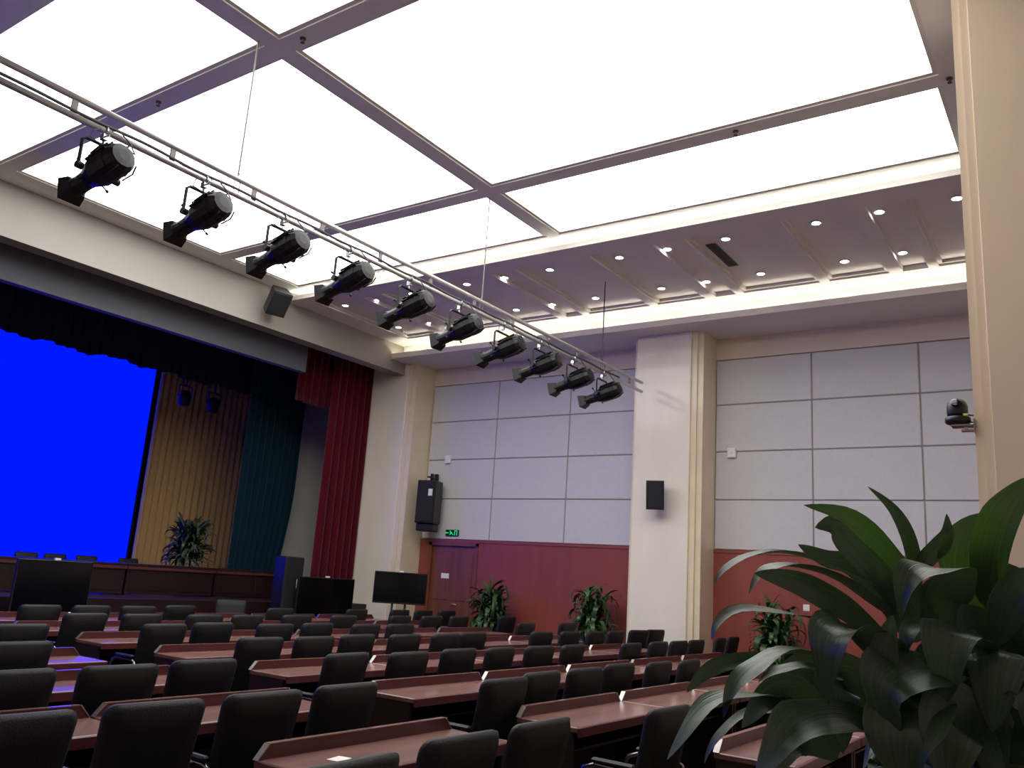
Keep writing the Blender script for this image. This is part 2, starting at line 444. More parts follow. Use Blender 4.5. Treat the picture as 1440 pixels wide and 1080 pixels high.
# upper plain band and wainscot
box('upper_band', 'wall', XW - 0.01, XW + 0.03, YB, 12.0, PZ[4] + 0.012, ZS, wr)
w = MB()
w.box(XW - 0.03, XW + 0.03, 0.0, 5.46, 0.1, PZ[0])
w.box(XW - 0.03, XW + 0.03, 6.755, 10.42, 0.1, PZ[0])
w.box(XW - 0.03, XW + 0.03, 10.42, 11.93, 2.20, PZ[0])
w.box(XW - 0.03, XW + 0.03, 11.62, 11.93, 0.1, 2.20)
w.build('wainscot', 'wainscot', wr)
box('wainscot_cap', 'wainscot', XW - 0.045, XW - 0.03, 6.755, 11.93, PZ[0] - 0.05, PZ[0], wr)
box('wainscot_cap', 'wainscot', XW - 0.045, XW - 0.03, 0.0, 5.46, PZ[0] - 0.05, PZ[0], wr)
tag(box('baseboard_right', 'desk_dark', XW - 0.05, XW + 0.02, YB, 10.4, 0, 0.1), 'dark skirting board along the panelled side wall', 'skirting', kind='structure')

# door recessed in the wainscot
dr = box('door_1', 'door', XW + 0.005, XW + 0.028, 10.44, 11.60, 0.0, 2.19)
tag(dr, 'brown wooden door with a small white plate', 'door', kind='structure')
for (y0, y1) in ((11.60, 11.68), (10.40, 10.46)):
    box('door_frame', 'door', XW - 0.05, XW + 0.0, y0, y1, 0, 2.25, dr)
box('door_frame', 'door', XW - 0.05, XW, 10.40, 11.68, 2.19, 2.27, dr)
for (y0, y1) in ((11.04, 11.56), (10.48, 11.0)):
    for (z0, z1) in ((0.15, 0.9), (1.1, 2.05)):
        box('door_panel', 'door', XW - 0.008, XW + 0.01, y0 + .06, y1 - .06, z0, z1, dr, r=0.006)
box('door_plate', 'white', XW - 0.012, XW - 0.006, 11.12, 11.32, 1.53, 1.63, dr)
h = MB()
h.tube([(XW, 10.98, 1.03), (XW - 0.05, 10.98, 1.03), (XW - 0.06, 10.94, 1.03), (XW - 0.06, 10.84, 1.03)], 0.012)
h.build('door_handle', 'steel', dr, True)

# pillars: marble shaft with stepped strips at the corners
def pillar(name, x0, x1, y0, y1, z1, label, sx, strips=0.10):
    p = MB().box(x0 + 2 * sx, x1, y0, y1, 0, z1).build(name, 'marble_strip')
    box('pillar_step', 'marble_strip', x0 + sx, x0 + 2 * sx, y0 + strips, y1 - strips * 0.4, 0, z1, p)
    box('pillar_face', 'marble', x0, x0 + sx, y0 + 2 * strips, y1 - strips * 0.6, 0, z1, p, r=0.008)
    tag(p, label, 'pillar', kind='structure')
    return p
pillar('wall_pillar', 13.33, XW + 0.02, 5.46, 6.755, ZS, 'cream marble wall pillar carrying the small black loudspeaker', 0.035)
pillar('wall_pillar', 13.33, XW + 1.2, 11.95, 13.32, ZS + 1.1, 'cream marble pillar beside the red stage curtain', 0.035)
pillar('wall_pillar', 13.33, XW + 0.02, -0.76, 0.54, ZS, 'cream marble wall pillar hidden behind the near column', 0.035)
# near free-standing column: edge strips on the side towards the stage
col = MB().box(6.34, 7.4, -0.75, 0.663, 0, ZB).build('near_column', 'column')
box('pillar_step', 'column', 6.32, 6.34, -0.70, 0.61, 0, ZB, col)
box('pillar_face', 'column', 6.30, 6.32, -0.65, 0.555, 0, ZB, col, r=0.002)
tag(col, 'broad beige marble column at the right edge, close by', 'pillar', kind='structure')

# ------------------------------------------------------------------ luminous ceiling
ce = MB().box(XL, 15, YB, 12.6, 7.0, 7.2).build('ceiling', 'plaster')
tag(ce, 'ceiling of luminous white panels in a grey grid', 'ceiling', kind='structure')
XS = [(3.06, 4.54), (4.747, 8.06), (8.262, 9.76)]
YS = [(0.98, 6.227), (6.434, 11.78)]
for (x0, x1) in XS:
    for (y0, y1) in YS:
        box('light_panel', 'light_panel', x0 - .01, x1 + .01, y0 - .01, y1 + .01, ZB + 0.035, ZB + 0.05, ce)
        t = MB()
        e = 0.045
        t.box(x0, x0 + e, y0, y1, ZB + 0.0, ZB + 0.033).box(x1 - e, x1, y0, y1, ZB, ZB + 0.033)
        t.box(x0 + e, x1 - e, y0, y0 + e, ZB, ZB + 0.033).box(x0 + e, x1 - e, y1 - e, y1, ZB, ZB + 0.033)
        t.build('panel_trim', 'plaster', ce)
def beam(x0, x1, y0, y1):
    box('ceiling_beam', 'frame', x0, x1, y0, y1, ZB - 0.015, ZB + 0.06, ce)
beam(4.54, 4.747, 0.98, 11.78); beam(8.06, 8.262, 0.98, 11.78)
for (x0, x1) in XS:
    beam(x0, x1, 6.227, 6.434)
beam(3.06, 9.76, YB, 0.98); beam(XL + .01, 9.76, 11.78, 12.26)
beam(9.76, 9.84, YB, 12.26)
box('side_soffit', 'frame', XL + .01, 3.06, YB, 11.78, ZB - 0.02, ZB + 0.06, ce)

# cove one: trough behind a lip, over the coffered strip
cv = empty('cove_1', (9.9, 5, ZC)); cv.name = 'trim_1'
def cbox(name, m, x0, x1, z0, z1, parent, y0=YB, y1=12.26):
    o = box(name, m, x0 - 9.9, x1 - 9.9, y0 - 5, y1 - 5, z0 - ZC, z1 - ZC, parent)
    return o
cbox('cove_lip', 'plaster', 9.92, 9.95, ZC, ZC + 0.075, cv)
cbox('cove_floor', 'plaster', 9.95, 10.33, ZC + .055, ZC + 0.07, cv)
cbox('cove_back', 'plaster', 10.28, 10.30, ZC + 0.07, ZB + 0.03, cv)
cbox('cove_top', 'plaster', 9.84, 10.30, ZB + 0.02, ZB + 0.04, cv)
cbox('cove_led', 'led', 9.985, 10.005, ZC + 0.07, ZC + 0.085, cv, YB, 12.2)
tag(cv, 'bright lit cove along the edge of the luminous ceiling', 'cove light', kind='structure')
cv2 = empty('trim_2', (9.9, 5, ZC))
cbox('cove_lip', 'plaster', 12.85, 12.88, ZS, ZS + 0.11, cv2)
cbox('wall_soffit', 'frame', 12.88, XW + 0.03, ZS, ZS + 0.03, cv2)
cbox('cove_back', 'plaster', 13.22, 13.24, ZS + 0.03, ZC, cv2)
cbox('cove_top', 'plaster', 12.80, 13.24, ZC + .0, ZC + 0.02, cv2)
cbox('cove_led', 'led', 12.95, 12.97, ZS + 0.032, ZS + 0.05, cv2, YB, 12.2)
tag(cv2, 'bright lit cove above the panelled side wall', 'cove light', kind='structure')

# coffered strip
U = ZC - 1.6
cf = box('trim_3', 'coffer', 10.33, 12.80, YB, 12.26, ZC + 0.075, ZC + 0.10)
tag(cf, 'dark coffered ceiling strip with rows of downlights', 'coffered ceiling', kind='structure')
box('coffer_border', 'coffer', 9.95, 10.33, YB, 12.26, ZC, ZC + 0.054, cf)
box('coffer_border', 'coffer', 12.76, 12.80, YB, 12.26, ZC, ZC + 0.074, cf)
wide_l, wide_r, narrow = [], [], []
for k in range(-2, 3):
    o = 0.6 * k
    for (far, near, store) in ((1.269, 1.09, wide_l), (1.051, 0.98, narrow), (0.951, 0.70, wide_r)):
        store.append(((near + o) * U, (far + o) * U))
zones = sorted(wide_l + wide_r + narrow)
zones = [(max(a, YB), min(b, 12.26)) for a, b in zones if b > YB + .05 and a < 12.2]
prev = YB
for (a, b) in zones:
    if a > prev + 0.005:
        box('coffer_rib', 'coffer', 10.33, 12.76, prev, a, ZC, ZC + 0.074, cf)
    prev = b
if prev < 12.25:
    box('coffer_rib', 'coffer', 10.33, 12.76, prev, 12.26, ZC, ZC + 0.074, cf)
for (a, b) in zones:
    if b - a > 0.5:
        t = MB()
        e = 0.05
        t.box(10.33, 12.76, b - e, b, ZC + 0.03, ZC + 0.074).box(10.33, 12.76, a, a + e, ZC + 0.03, ZC + 0.074)
        t.box(10.33, 10.33 + e, a + e, b - e, ZC + 0.03, ZC + 0.074).box(12.76 - e, 12.76, a + e, b - e, ZC + 0.03, ZC + 0.074)
        t.build('coffer_moulding', 'plaster', cf)

# stage-end fascia beam
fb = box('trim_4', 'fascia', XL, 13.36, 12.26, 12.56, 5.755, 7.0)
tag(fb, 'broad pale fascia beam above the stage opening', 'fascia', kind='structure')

# ------------------------------------------------------------------ downlights
def make_downlight():
    root = empty('downlight')
    r = MB()
    n = 20
    for (ra, z) in ((0.056, 0.012), (0.056, -0.004), (0.078, -0.008), (0.078, 0.006)):
        for k in range(n):
            a = 2 * math.pi * k / n
            r.v.append((ra * math.cos(a), ra * math.sin(a), z))
    for i in range(3):
        for k in range(n):
            r.f.append((i * n + k, i * n + (k + 1) % n, (i + 1) * n + (k + 1) % n, (i + 1) * n + k))
    r.build('trim_ring', 'white', root, True)
    MB().lathe([(0.055, 0.0), (0.055, 0.008)], 20).build('lens', 'downlight', root)
    return root
dl0 = make_downlight()
ys = []
for k in range(-1, 3):
    for c in (1.187, 1.025, 0.843):
        ys.append(((c + 0.6 * k), c == 1.025))
ys = sorted([(c, n) for c, n in ys if 0.1 < c < 2.5], reverse=True)
first = True
for xi, X in enumerate((10.7, 12.2)):
    for i, (c, nrw) in enumerate(ys):
        o = dl0 if first else copy_tree(dl0)
        first = False
        zz = ZC + 0.074 - 0.009
        o.location = (X, c * (zz - 1.6), zz)
        rowtxt = 'row beside the luminous ceiling' if xi == 0 else 'row nearest the panelled wall'
        tag(o, 'round recessed downlight, %s from the stage in the %s' % (ORD[i], rowtxt), 'downlight', 'downlights in the coffered strip')

# air vent in a coffer
v = empty('ceiling_vent', (11.25, 0.904 * U + .02, ZC + 0.072))
MB().box(-0.44, 0.44, -0.06, 0.06, -0.004, 0.0).build('backing', 'dark', v)
t = MB().box(-0.46, 0.46, -0.075, -0.06, -0.012, 0).box(-0.46, 0.46, 0.06, 0.075, -0.012, 0)
t.box(-0.46, -0.44, -0.06, 0.06, -0.012, 0).box(0.44, 0.46, -0.06, 0.06, -0.012, 0)
t.build('frame', 'vent', v)
for k in range(4):
    y = -0.045 + k * 0.0285
    MB().box(-0.44, 0.44, y - 0.004, y + 0.008, -0.011, -0.004).build('slat', 'vent', v)
tag(v, 'dark slotted air vent in the coffered ceiling strip', 'vent')
# small sprinkler heads on the grid
for i, (x, y, lab) in enumerate(((4.64, 8.35, 'small sprinkler head on the grid beam near the stage'),
                                 (4.64, 6.0, 'small sprinkler head beside the large grid crossing'),
                                 (8.16, 3.0, 'small sprinkler head on the beam towards the column'),
                                 (8.16, 0.9, 'small dark sprinkler head beside the column top'))):
    s = MB().lathe([(0.03, 0.0), (0.03, -0.012), (0.012, -0.015), (0.012, -0.04), (0.022, -0.045), (0.022, -0.05)], 12).build('sprinkler', 'vent')
    s.location = (x, y, ZB - 0.015)
    tag(s, lab, 'sprinkler')

# ------------------------------------------------------------------ stage house
sf = box('stage_floor', 'stage_floor', -0.6, 15.0, 12.75, 19.0, 0.80, 0.90)
tag(sf, 'dark wooden stage platform under the presidium tables', 'stage', kind='structure')
box('stage_front', 'stage_wood', -0.6, 13.33, 12.70, 12.75, 0.0, 0.90, sf)
tag(box('wall_stage_back', 'dark', -0.6, 15.2, 19.0, 19.1, 0.0, 8.0), 'dark rear wall of the stage', 'wall', kind='structure')
tag(box('wall_stage_right', 'dark', 15.0, 15.1, 13.3, 19.0, 0.0, 8.0), 'dark wing wall on the right of the stage', 'wall', kind='structure')
tag(box('wall_stage_left', 'dark', -0.7, -0.6, 12.6, 19.0, 0.0, 8.0), 'dark wing wall on the left of the stage', 'wall', kind='structure')
tag(box('ceiling_stage', 'dark', -0.7, 15.1, 12.56, 19.1, 7.9, 8.0), 'dark loft above the stage', 'ceiling', kind='structure')
tag(box('wall_stage_return', 'stage_wall', 12.9, 15.0, 15.4, 15.5, 0.9, 6.6), 'grey-green stage wing panel between teal and red curtains', 'wall', kind='structure')

s = empty('led_screen', (6.4, 18.0, 0.9))
MB().box(-4.68, 4.68, 0.0, 0.02, 0.45, 5.0).build('screen_face', 'screen', s)
MB().box(-4.75, 4.75, 0.02, 0.14, 0.0, 5.06).build('screen_case', 'plastic', s)
t = MB().box(4.685, 4.75, -0.01, 0.02, 0.38, 5.06).box(-4.75, -4.685, -0.01, 0.02, 0.38, 5.06).box(-4.685, 4.685, -0.01, 0.02, 5.0, 5.06)
t.build('screen_bezel', 'plastic', s)
tag(s, 'huge plain blue lit screen at the back of the stage', 'screen')


def curtain(name, m, x0, x1, y, z0, z1, pleat=0.16, amp=0.05, label='', cat='curtain', edge=None, wav=0.0, thick=0.015, nz=10):
    """pleated hanging cloth with thickness; edge(t)->x shift of right edge by height fraction"""
    n = max(8, int((x1 - x0) / pleat * 8))
    b = MB()
    rr = random.Random(len(name) + int(abs(x0) * 100))
    ph = [rr.uniform(-0.5, 0.5) for _ in range(40)]
    rows = []
    for side in (0, 1):
        for j in range(nz + 1):
            tz = j / nz
            for i in range(n + 1):
                tx = i / n
                xx = x0 + (x1 - x0) * tx
                if edge:
                    xx = x0 + (x1 + edge(tz) - x0) * tx
                a = 2 * math.pi * (x0 + (x1 - x0) * tx) / pleat + 0.9 * math.sin((x0 + (x1 - x0) * tx) * 2.3 + ph[0]) 
                yy = y + amp * math.sin(a) * (0.75 + 0.25 * (1 - tz)) + (thick if side else 0)
                zz = z0 + (z1 - z0) * tz
                if wav and j == 0:
                    zz += wav * (math.sin(xx * 5.1) + 0.6 * math.sin(xx * 11.7 + 1) + 0.5 * math.sin(xx * 2.2)) * 0.5
                b.v.append((xx, yy, zz))
    st = (n + 1) * (nz + 1)
    for side in (0, 1):
        for j in range(nz):
            for i in range(n):
                a = side * st + j * (n + 1) + i
                q = (a, a + 1, a + n + 2, a + n + 1)
                b.f.append(q if side == 0 else q[::-1])
    for i in range(n):
        b.f.append((i + 1, i, st + i, st + i + 1))
        a = nz * (n + 1) + i
        b.f.append((a, a + 1, st + a + 1, st + a))
    for j in range(nz):
        a = j * (n + 1)
        b.f.append((a, a + n + 1, st + a + n + 1, st + a))
        a = j * (n + 1) + n
        b.f.append((a + n + 1, a, st + a, st + a + n + 1))
    o = b.build(name, m, None, True)
    tag(o, label, cat)
    return o
pel = box('pelmet', 'grey_cloth', -0.6, 11.1, 12.86, 13.02, 5.33, 7.89)
tag(pel, 'flat dark grey pelmet across the top of the stage opening', 'pelmet')
curtain('stage_curtain', 'red_velvet', 12.19, 13.42, 13.18, 0.92, 7.89, 0.19, 0.055, 'deep red velvet curtain at the right of the stage')
curtain('stage_valance', 'red_velvet', 11.32, 12.32, 13.36, 4.85, 7.89, 0.19, 0.05, 'short dark red valance between grey pelmet and red curtain', 'valance', wav=0.03, nz=5)
curtain('stage_curtain', 'teal_velvet', 11.54, 13.04, 15.0, 0.92, 6.6, 0.17, 0.05, 'dark teal stage curtain right of the beige drape',
        edge=lambda t: -0.34 * max(0, 1 - t / 0.42) ** 1.5)
curtain('stage_curtain', 'beige_curtain', 11.12, 14.2, 17.8, 0.92, 6.4, 0.17, 0.045, 'pleated beige curtain beside the blue screen')
curtain('stage_valance', 'navy_velvet', -0.5, 13.9, 16.0, 5.34, 7.89, 0.22, 0.05, 'dark navy valance with a wavy hem above the screen', 'valance', wav=0.06, nz=6)
# ------------------------------------------------------------------ lighting bar with spotlights
YT, ZL, ZU = 6.42, 4.905, 5.062
tr = empty('lighting_bar', (7.3, YT, ZL))
MB().tube([(-7.0, 0, 0), (5.70, 0, 0)], 0.027, 12).build('lower_tube', 'alu', tr, True)
MB().tube([(-7.0, 0, ZU - ZL), (5.70, 0, ZU - ZL)], 0.027, 12).build('upper_tube', 'alu', tr, True)
x = 2.90
post = MB().box(-0.024, 0.024, -0.008, 0.008, 0.022, ZU - ZL - 0.022).mesh('bar_post', 'bar_paint')
while x < 13:
    link('bar_post', post, tr, (x - 7.3, 0, 0))
    x += 0.875
tag(tr, 'long aluminium ladder bar carrying the row of stage spotlights', 'lighting bar')
for i, (X, lab) in enumerate(((4.45, 'thin wire holding the bar near its second spotlight'), (8.30, 'thin wire holding the middle of the lighting bar'),
                              (11.55, 'thin wire and dark cable holding the right end of the lighting bar'))):
    top = ZB - 0.016 if i < 2 else ZC + 0.074
    wq = empty('hanging_wire', (X, YT, ZU + .03))
    MB().tube([(0, 0, 0.0), (0, 0, top - ZU - .03)], 0.008, 6).build('wire', 'bar_paint' if i < 2 else 'cable', wq)
    MB().tube([(0, 0, 0.12), (0, 0, 0.04), (0.03, 0.0, 0.0), (0.03, 0, -0.19), (-0.03, 0, -0.19), (-0.03, 0, 0.0), (0, 0, 0.04)], 0.0045, 6).build('sling', 'bar_paint', wq)
    if i == 2:
        MB().tube([(0.012, 0.008, 0.0), (0.014, 0.01, 0.55), (0.006, 0.01, 0.9), (0.012, 0.008, top - ZU - .03)], 0.009, 6).build('cable', 'cable', wq, True)
    tag(wq, lab, 'wire')
# power cable taped along the lower tube
pts = []
xx = 1.0
while xx < 12.2:
    ph = (xx - 3.2) / 0.945
    sag = 0.010 * math.sin(2 * math.pi * ph) + 0.006 * math.sin(xx * 7.3)
    pts.append((xx, YT - 0.018 + 0.006 * math.sin(xx * 5), ZL + 0.042 + 0.5 * sag))
    xx += 0.08
tag(MB().tube(pts, 0.013, 6).build('power_cable', 'cable', None, True), 'dark power cable running along the lower tube of the bar', 'cable')

TILT = math.radians(15)
def make_spot():
    root = empty('stage_spotlight')
    piv = Vector((0, 0.0, -0.37))
    # local axis +Z of lathe -> aim direction (0, cos, -sin)
    aim = Matrix.Translation(piv) @ Matrix.Rotation(-(math.pi / 2 + TILT), 4, 'X')
    hs = MB().lathe([(0.05, -0.345), (0.10, -0.335), (0.125, -0.29), (0.128, -0.14), (0.122, -0.02), (0.098, 0.05), (0.076, 0.10)], 12, aim)
    house = hs.build('lamp_housing', 'black_metal', root)
    fin = MB().lathe([(0.130, -0.235), (0.133, -0.23), (0.133, -0.215), (0.130, -0.21)], 12, aim)
    for k in range(7):
        an = math.radians(200 + 140 * k / 6)
        fin.mbox(aim @ Matrix.Rotation(an, 4, 'Z') @ Matrix.Translation((0.132, 0, -0.155)), 0.026, 0.008, 0.24)
    fin.build('cooling_fins', 'black_metal', house)
    for k in range(4):
        a = k * math.pi / 2 + 0.4
        MB().tube([aim @ Vector((0.12 * math.cos(a), 0.12 * math.sin(a), -0.33)), aim @ Vector((0.155 * math.cos(a), 0.155 * math.sin(a), -0.24)),
                aim @ Vector((0.15 * math.cos(a), 0.15 * math.sin(a), -0.12))], 0.007, 6).build('guard_bar', 'black_metal', house, True)
    MB().lathe([(0.076, 0.10), (0.078, 0.12), (0.074, 0.13), (0.072, 0.25), (0.082, 0.26), (0.082, 0.285), (0.074, 0.29), (0.074, 0.31)], 14, aim).build('lens_barrel', 'black_metal', root)
    g = MB().lathe([(0.095, 0.262), (0.104, 0.275), (0.135, 0.375), (0.128, 0.375), (0.10, 0.30)], 4, aim)
    g.build('colour_frame', 'black_metal', root)
    # shutter handles and knobs
    for (a, z, L) in ((0.5, 0.06, 0.07), (2.6, 0.075, 0.07), (3.9, 0.06, 0.08), (5.4, 0.07, 0.07)):
        p0 = aim @ Vector((0.07 * math.cos(a), 0.07 * math.sin(a), z))
        p1 = aim @ Vector(((0.09 + L) * math.cos(a), (0.09 + L) * math.sin(a), z + 0.01))
        k = MB().tube([p0, p1], 0.006, 6)
        k.tube([p1 - (p1 - p0) * 0.2, p1 + (p1 - p0) * 0.05], 0.012, 6)
        k.build('shutter_handle', 'black_metal', root)
    # yoke
    y = MB()
    w = 0.165
    yk = [(-w, 0, -0.39), (-w, 0, -0.15), (-w + 0.03, 0, -0.125), (w - 0.03, 0, -0.125), (w, 0, -0.15), (w, 0, -0.39)]
    y.tube(yk, 0.014, 6)
    for sx in (-1, 1):
        y.lathe([(0.03, -0.02), (0.03, 0.03)], 10, Matrix.Translation((sx * (w - .005), 0, -0.37)) @ Matrix.Rotation(math.pi / 2, 4, 'Y'))
    y.build('yoke', 'black_metal', root)
    c = MB()
    arc = [(0, 0.034 * math.cos(a), 0.034 * math.sin(a)) for a in [math.radians(d) for d in range(-60, 241, 25)]]
    c.tube(arc, 0.012, 6)
    c.mbox(Matrix.Translation((0, 0, -0.055)), 0.04, 0.05, 0.05)
    c.tube([(0, 0, -0.05), (0, 0, -0.13)], 0.01, 6)
    c.tube([(0, -0.03, -0.05), (0, -0.075, -0.055)], 0.007, 6)
    c.build('clamp', 'chrome', root)
    s = MB()
    s.tube([(0.04, -0.03, 0.02), (0.10, -0.05, 0.03), (0.19, -0.06, -0.03), (0.20, -0.14, -0.14), (0.12, -0.24, -0.19), (0.04, -0.27, -0.18)], 0.006, 6)
    s.tube([(-0.05, -0.02, -0.01), (-0.11, -0.03, -0.05), (-0.13, -0.03, -0.12), (-0.06, -0.08, -0.16)], 0.005, 6)
    s.build('lamp_cable', 'cable', root, True)
    return root
spot = make_spot()
sx = [2.08, 3.17, 4.12, 5.03, 5.93, 6.91, 7.86, 8.80, 9.72, 10.66, 11.58]
for i, X in enumerate(sx):
    o = spot if i == 0 else copy_tree(spot)
    o.location = (X, YT, ZL)
    o.rotation_euler = (0, 0, math.radians((4, 3, 1, 0, -1, 1, -2, 0, 1, -1, 0)[i]))
    if i == 0:
        lab = 'black stage spotlight on the bar, cut off by the left picture edge'
    else:
        lab = 'black stage spotlight, %s whole one from the left on the bar' % ORD[i - 1]
    if i == 10:
        lab = 'black stage spotlight, last one at the right end of the bar'
    tag(o, lab, 'spotlight', 'spotlights hung along the lighting bar')
# stage lights hanging in front of the beige curtain
for i, X in enumerate((11.0, 11.75)):
    q = empty('hanging_stage_light', (X, 16.6, 5.05))
    MB().lathe([(0.07, -0.2), (0.12, -0.16), (0.14, 0.0), (0.10, 0.12), (0.05, 0.15)], 12).build('lamp_head', 'black_metal', q, True)
    MB().tube([(-0.16, 0, 0), (-0.16, 0, 0.25), (0.16, 0, 0.25), (0.16, 0, 0)], 0.015, 6).build('yoke', 'black_metal', q)
    MB().tube([(0, 0, 0.25), (0, 0, 2.8)], 0.02, 6).build('drop_pipe', 'black_metal', q)
    tag(q, 'dark stage lamp before the beige curtain, %s one' % ('left' if i == 0 else 'right'), 'stage lamp', 'lamps over the stage')

# ------------------------------------------------------------------ loudspeakers
def speaker(name, loc, rz, rx, w, d, hgt, label, taper=0.75):
    root = empty(name, loc, rz)
    mt = Matrix.Rotation(rx, 4, 'X')
    b = MB().prism([(-w / 2, 0, -hgt / 2), (w / 2, 0, -hgt / 2), (w / 2 * taper, d, -hgt / 2), (-w / 2 * taper, d, -hgt / 2)], (0, 0, 0), (0, 0, hgt)).xform(mt)
    b.build('cabinet', 'plastic', root)
    MB().bbox(-w / 2 + .015, w / 2 - .015, -0.012, 0.0, -hgt / 2 + .015, hgt / 2 - .015, 0.006).xform(mt).build('grille', 'grille', root)
    br = MB().tube([mt @ Vector((0, d, 0)), Vector((0, d + 0.09, 0.03)), Vector((0, d + 0.16, 0.03))], 0.02, 8)
    br.build('wall_bracket', 'plastic', root, True)
    tag(root, label, 'loudspeaker')
    return root
speaker('loudspeaker', (9.40, 11.80, 6.08), math.radians(-14), math.radians(38), 0.36, 0.28, 0.46, 'black loudspeaker tilted down on the fascia above the stage')
speaker('loudspeaker', (13.02, 6.12, 3.12), math.radians(-74), math.radians(8), 0.30, 0.16, 0.48, 'small black loudspeaker mounted on the marble wall pillar')
# tall column loudspeaker beside the door
pa = empty('column_loudspeaker', (13.60, 11.50, 2.44), math.radians(-75))
MB().bbox(-0.21, 0.21, -0.16, 0.20, 0.16, 1.04, 0.015).build('cabinet', 'plastic', pa)
MB().bbox(-0.19, 0.19, -0.175, -0.16, 0.19, 1.01, 0.006).build('grille', 'grille', pa)
MB().bbox(-0.19, 0.19, -0.12, 0.18, 0.0, 0.155, 0.02).build('lower_cabinet', 'plastic', pa)
MB().box(0.06, 0.15, -0.182, -0.175, 0.72, 0.86).build('badge', 'white', pa)
br = MB().box(-0.03, 0.03, 0.05, 0.10, 1.04, 1.20).box(-0.03, 0.03, -0.10, 0.30, 1.10, 1.13).box(-0.04, 0.04, 0.26, 0.31, 1.0, 1.22).box(-0.03, 0.03, 0.20, 0.31, 0.5, 0.56)
br.build('wall_bracket', 'black_metal', pa)
tag(pa, 'tall black column loudspeaker hung on the wall above the door', 'loudspeaker')
# loudspeaker standing before the stage
ps = empty('floor_loudspeaker', (10.93, 12.45, 0.0))
MB().bbox(-0.22, 0.22, -0.16, 0.16, 0.0, 1.74, 0.02).build('cabinet', 'plastic', ps)
MB().bbox(-0.20, 0.20, -0.175, -0.16, 0.04, 1.70, 0.008).build('grille', 'grille', ps)
MB().box(0.06, 0.17, -0.182, -0.175, 1.18, 1.34).build('badge', 'white', ps)
tag(ps, 'tall black loudspeaker standing before the stage beside the curtain', 'loudspeaker')

# ------------------------------------------------------------------ monitors
def monitor(loc, rz, w, hgt, zc, label, posts=True):
    root = empty('floor_monitor', loc, rz)
    MB().bbox(-w / 2, w / 2, 0.0, 0.06, zc - hgt / 2, zc + hgt / 2, 0.008).build('case', 'plastic', root)
    MB().box(-w / 2 + .015, w / 2 - .015, -0.004, 0.0, zc - hgt / 2 + .03, zc + hgt / 2 - .015).build('screen', 'tv', root)
    for sx in ((-0.12, 0.12) if posts else (-w * .3, w * .3)):
        MB().tube([(sx, 0.08, 0.04), (sx, 0.08, zc)], 0.022, 8).build('post', 'plastic', root, True)
    MB().bbox(-0.4, 0.4, -0.22, 0.30, 0.0, 0.04, 0.01).build('base', 'plastic', root)
    MB().box(-0.04, 0.04, 0.0, 0.03, zc + hgt / 2, zc + hgt / 2 + 0.03).build('sensor', 'white', root)
    tag(root, label, 'monitor', 'black monitors facing the hall')
    return root
monitor((12.35, 10.95, 0), math.radians(-46), 0.99, 0.58, 1.30, 'black monitor on a two-post stand beside the door')
monitor((6.42, 12.05, 0), 0, 1.06, 0.74, 1.07, 'large black monitor before the stage under the blue screen')
monitor((11.50, 12.0, 0), math.radians(-8), 1.26, 0.74, 1.03, 'wide black monitor before the red curtain')

# ------------------------------------------------------------------ small wall fittings
e = empty('exit_sign', (XW - 0.03, 11.10, 2.45))
MB().bbox(-0.02, 0.008, -0.17, 0.17, -0.065, 0.065, 0.006).build('sign_body', 'exit_box', e)
g = MB()
g.box(-0.024, -0.02, 0.08, 0.14, -0.008, 0.008)
g.prism([(-0.024, 0.14, -0.022), (-0.024, 0.165, 0), (-0.024, 0.14, 0.022)], (0, 0, 0), (0.004, 0, 0))
g.build('arrow', 'glow_green', e)
g = MB()
g.prism([(-0.024, 0.055, 0.03), (-0.024, 0.035, 0.03), (-0.024, 0.035, 0.048), (-0.024, 0.055, 0.048)], (0, 0, 0), (0.004, 0, 0))
g.prism([(-0.024, 0.05, 0.026), (-0.024, 0.0, 0.018), (-0.024, -0.005, -0.01), (-0.024, 0.03, -0.008)], (0, 0, 0), (0.004, 0, 0))
g.prism([(-0.024, 0.03, -0.005), (-0.024, 0.06, -0.03), (-0.024, 0.05, -0.045), (-0.024, 0.01, -0.012)], (0, 0, 0), (0.004, 0, 0))
g.prism([(-0.024, 0.01, -0.005), (-0.024, -0.03, -0.045), (-0.024, -0.045, -0.04), (-0.024, -0.005, 0.0)], (0, 0, 0), (0.004, 0, 0))
g.build('running_figure', 'glow_green', e)
g = MB().box(-0.024, -0.02, -0.14, -0.125, -0.05, 0.05).box(-0.024, -0.02, -0.085, -0.07, -0.05, 0.05).box(-0.024, -0.02, -0.125, -0.085, 0.035, 0.05)
g.build('doorway_symbol', 'glow_green', e)
tag(e, 'small green lit exit sign above the door', 'exit sign')
for (y, z, lab) in ((11.36, 3.98, 'small white wall box above the tall column loudspeaker'), (5.15, 3.95, 'small white wall box right of the marble wall pillar')):
    q = empty('wall_sensor', (XW - 0.02, y, z))
    MB().bbox(-0.06, 0.0, -0.075, 0.075, -0.085, 0.085, 0.012).build('body', 'white', q)
    MB().lathe([(0.025, 0.0), (0.02, 0.012)], 12, Matrix.Translation((-0.06, 0, 0)) @ Matrix.Rotation(-math.pi / 2, 4, 'Y')).build('lens', 'white', q)
    tag(q, lab, 'wall box')
q = empty('wall_switch', (XW - 0.03, 3.93, 1.47))
MB().bbox(-0.014, 0.0, -0.05, 0.05, -0.05, 0.05, 0.004).build('plate', 'white', q)
MB().bbox(-0.02, -0.014, -0.025, 0.025, -0.03, 0.03, 0.002).build('rocker', 'white', q)
tag(q, 'small white switch plate on the red wainscot', 'switch')

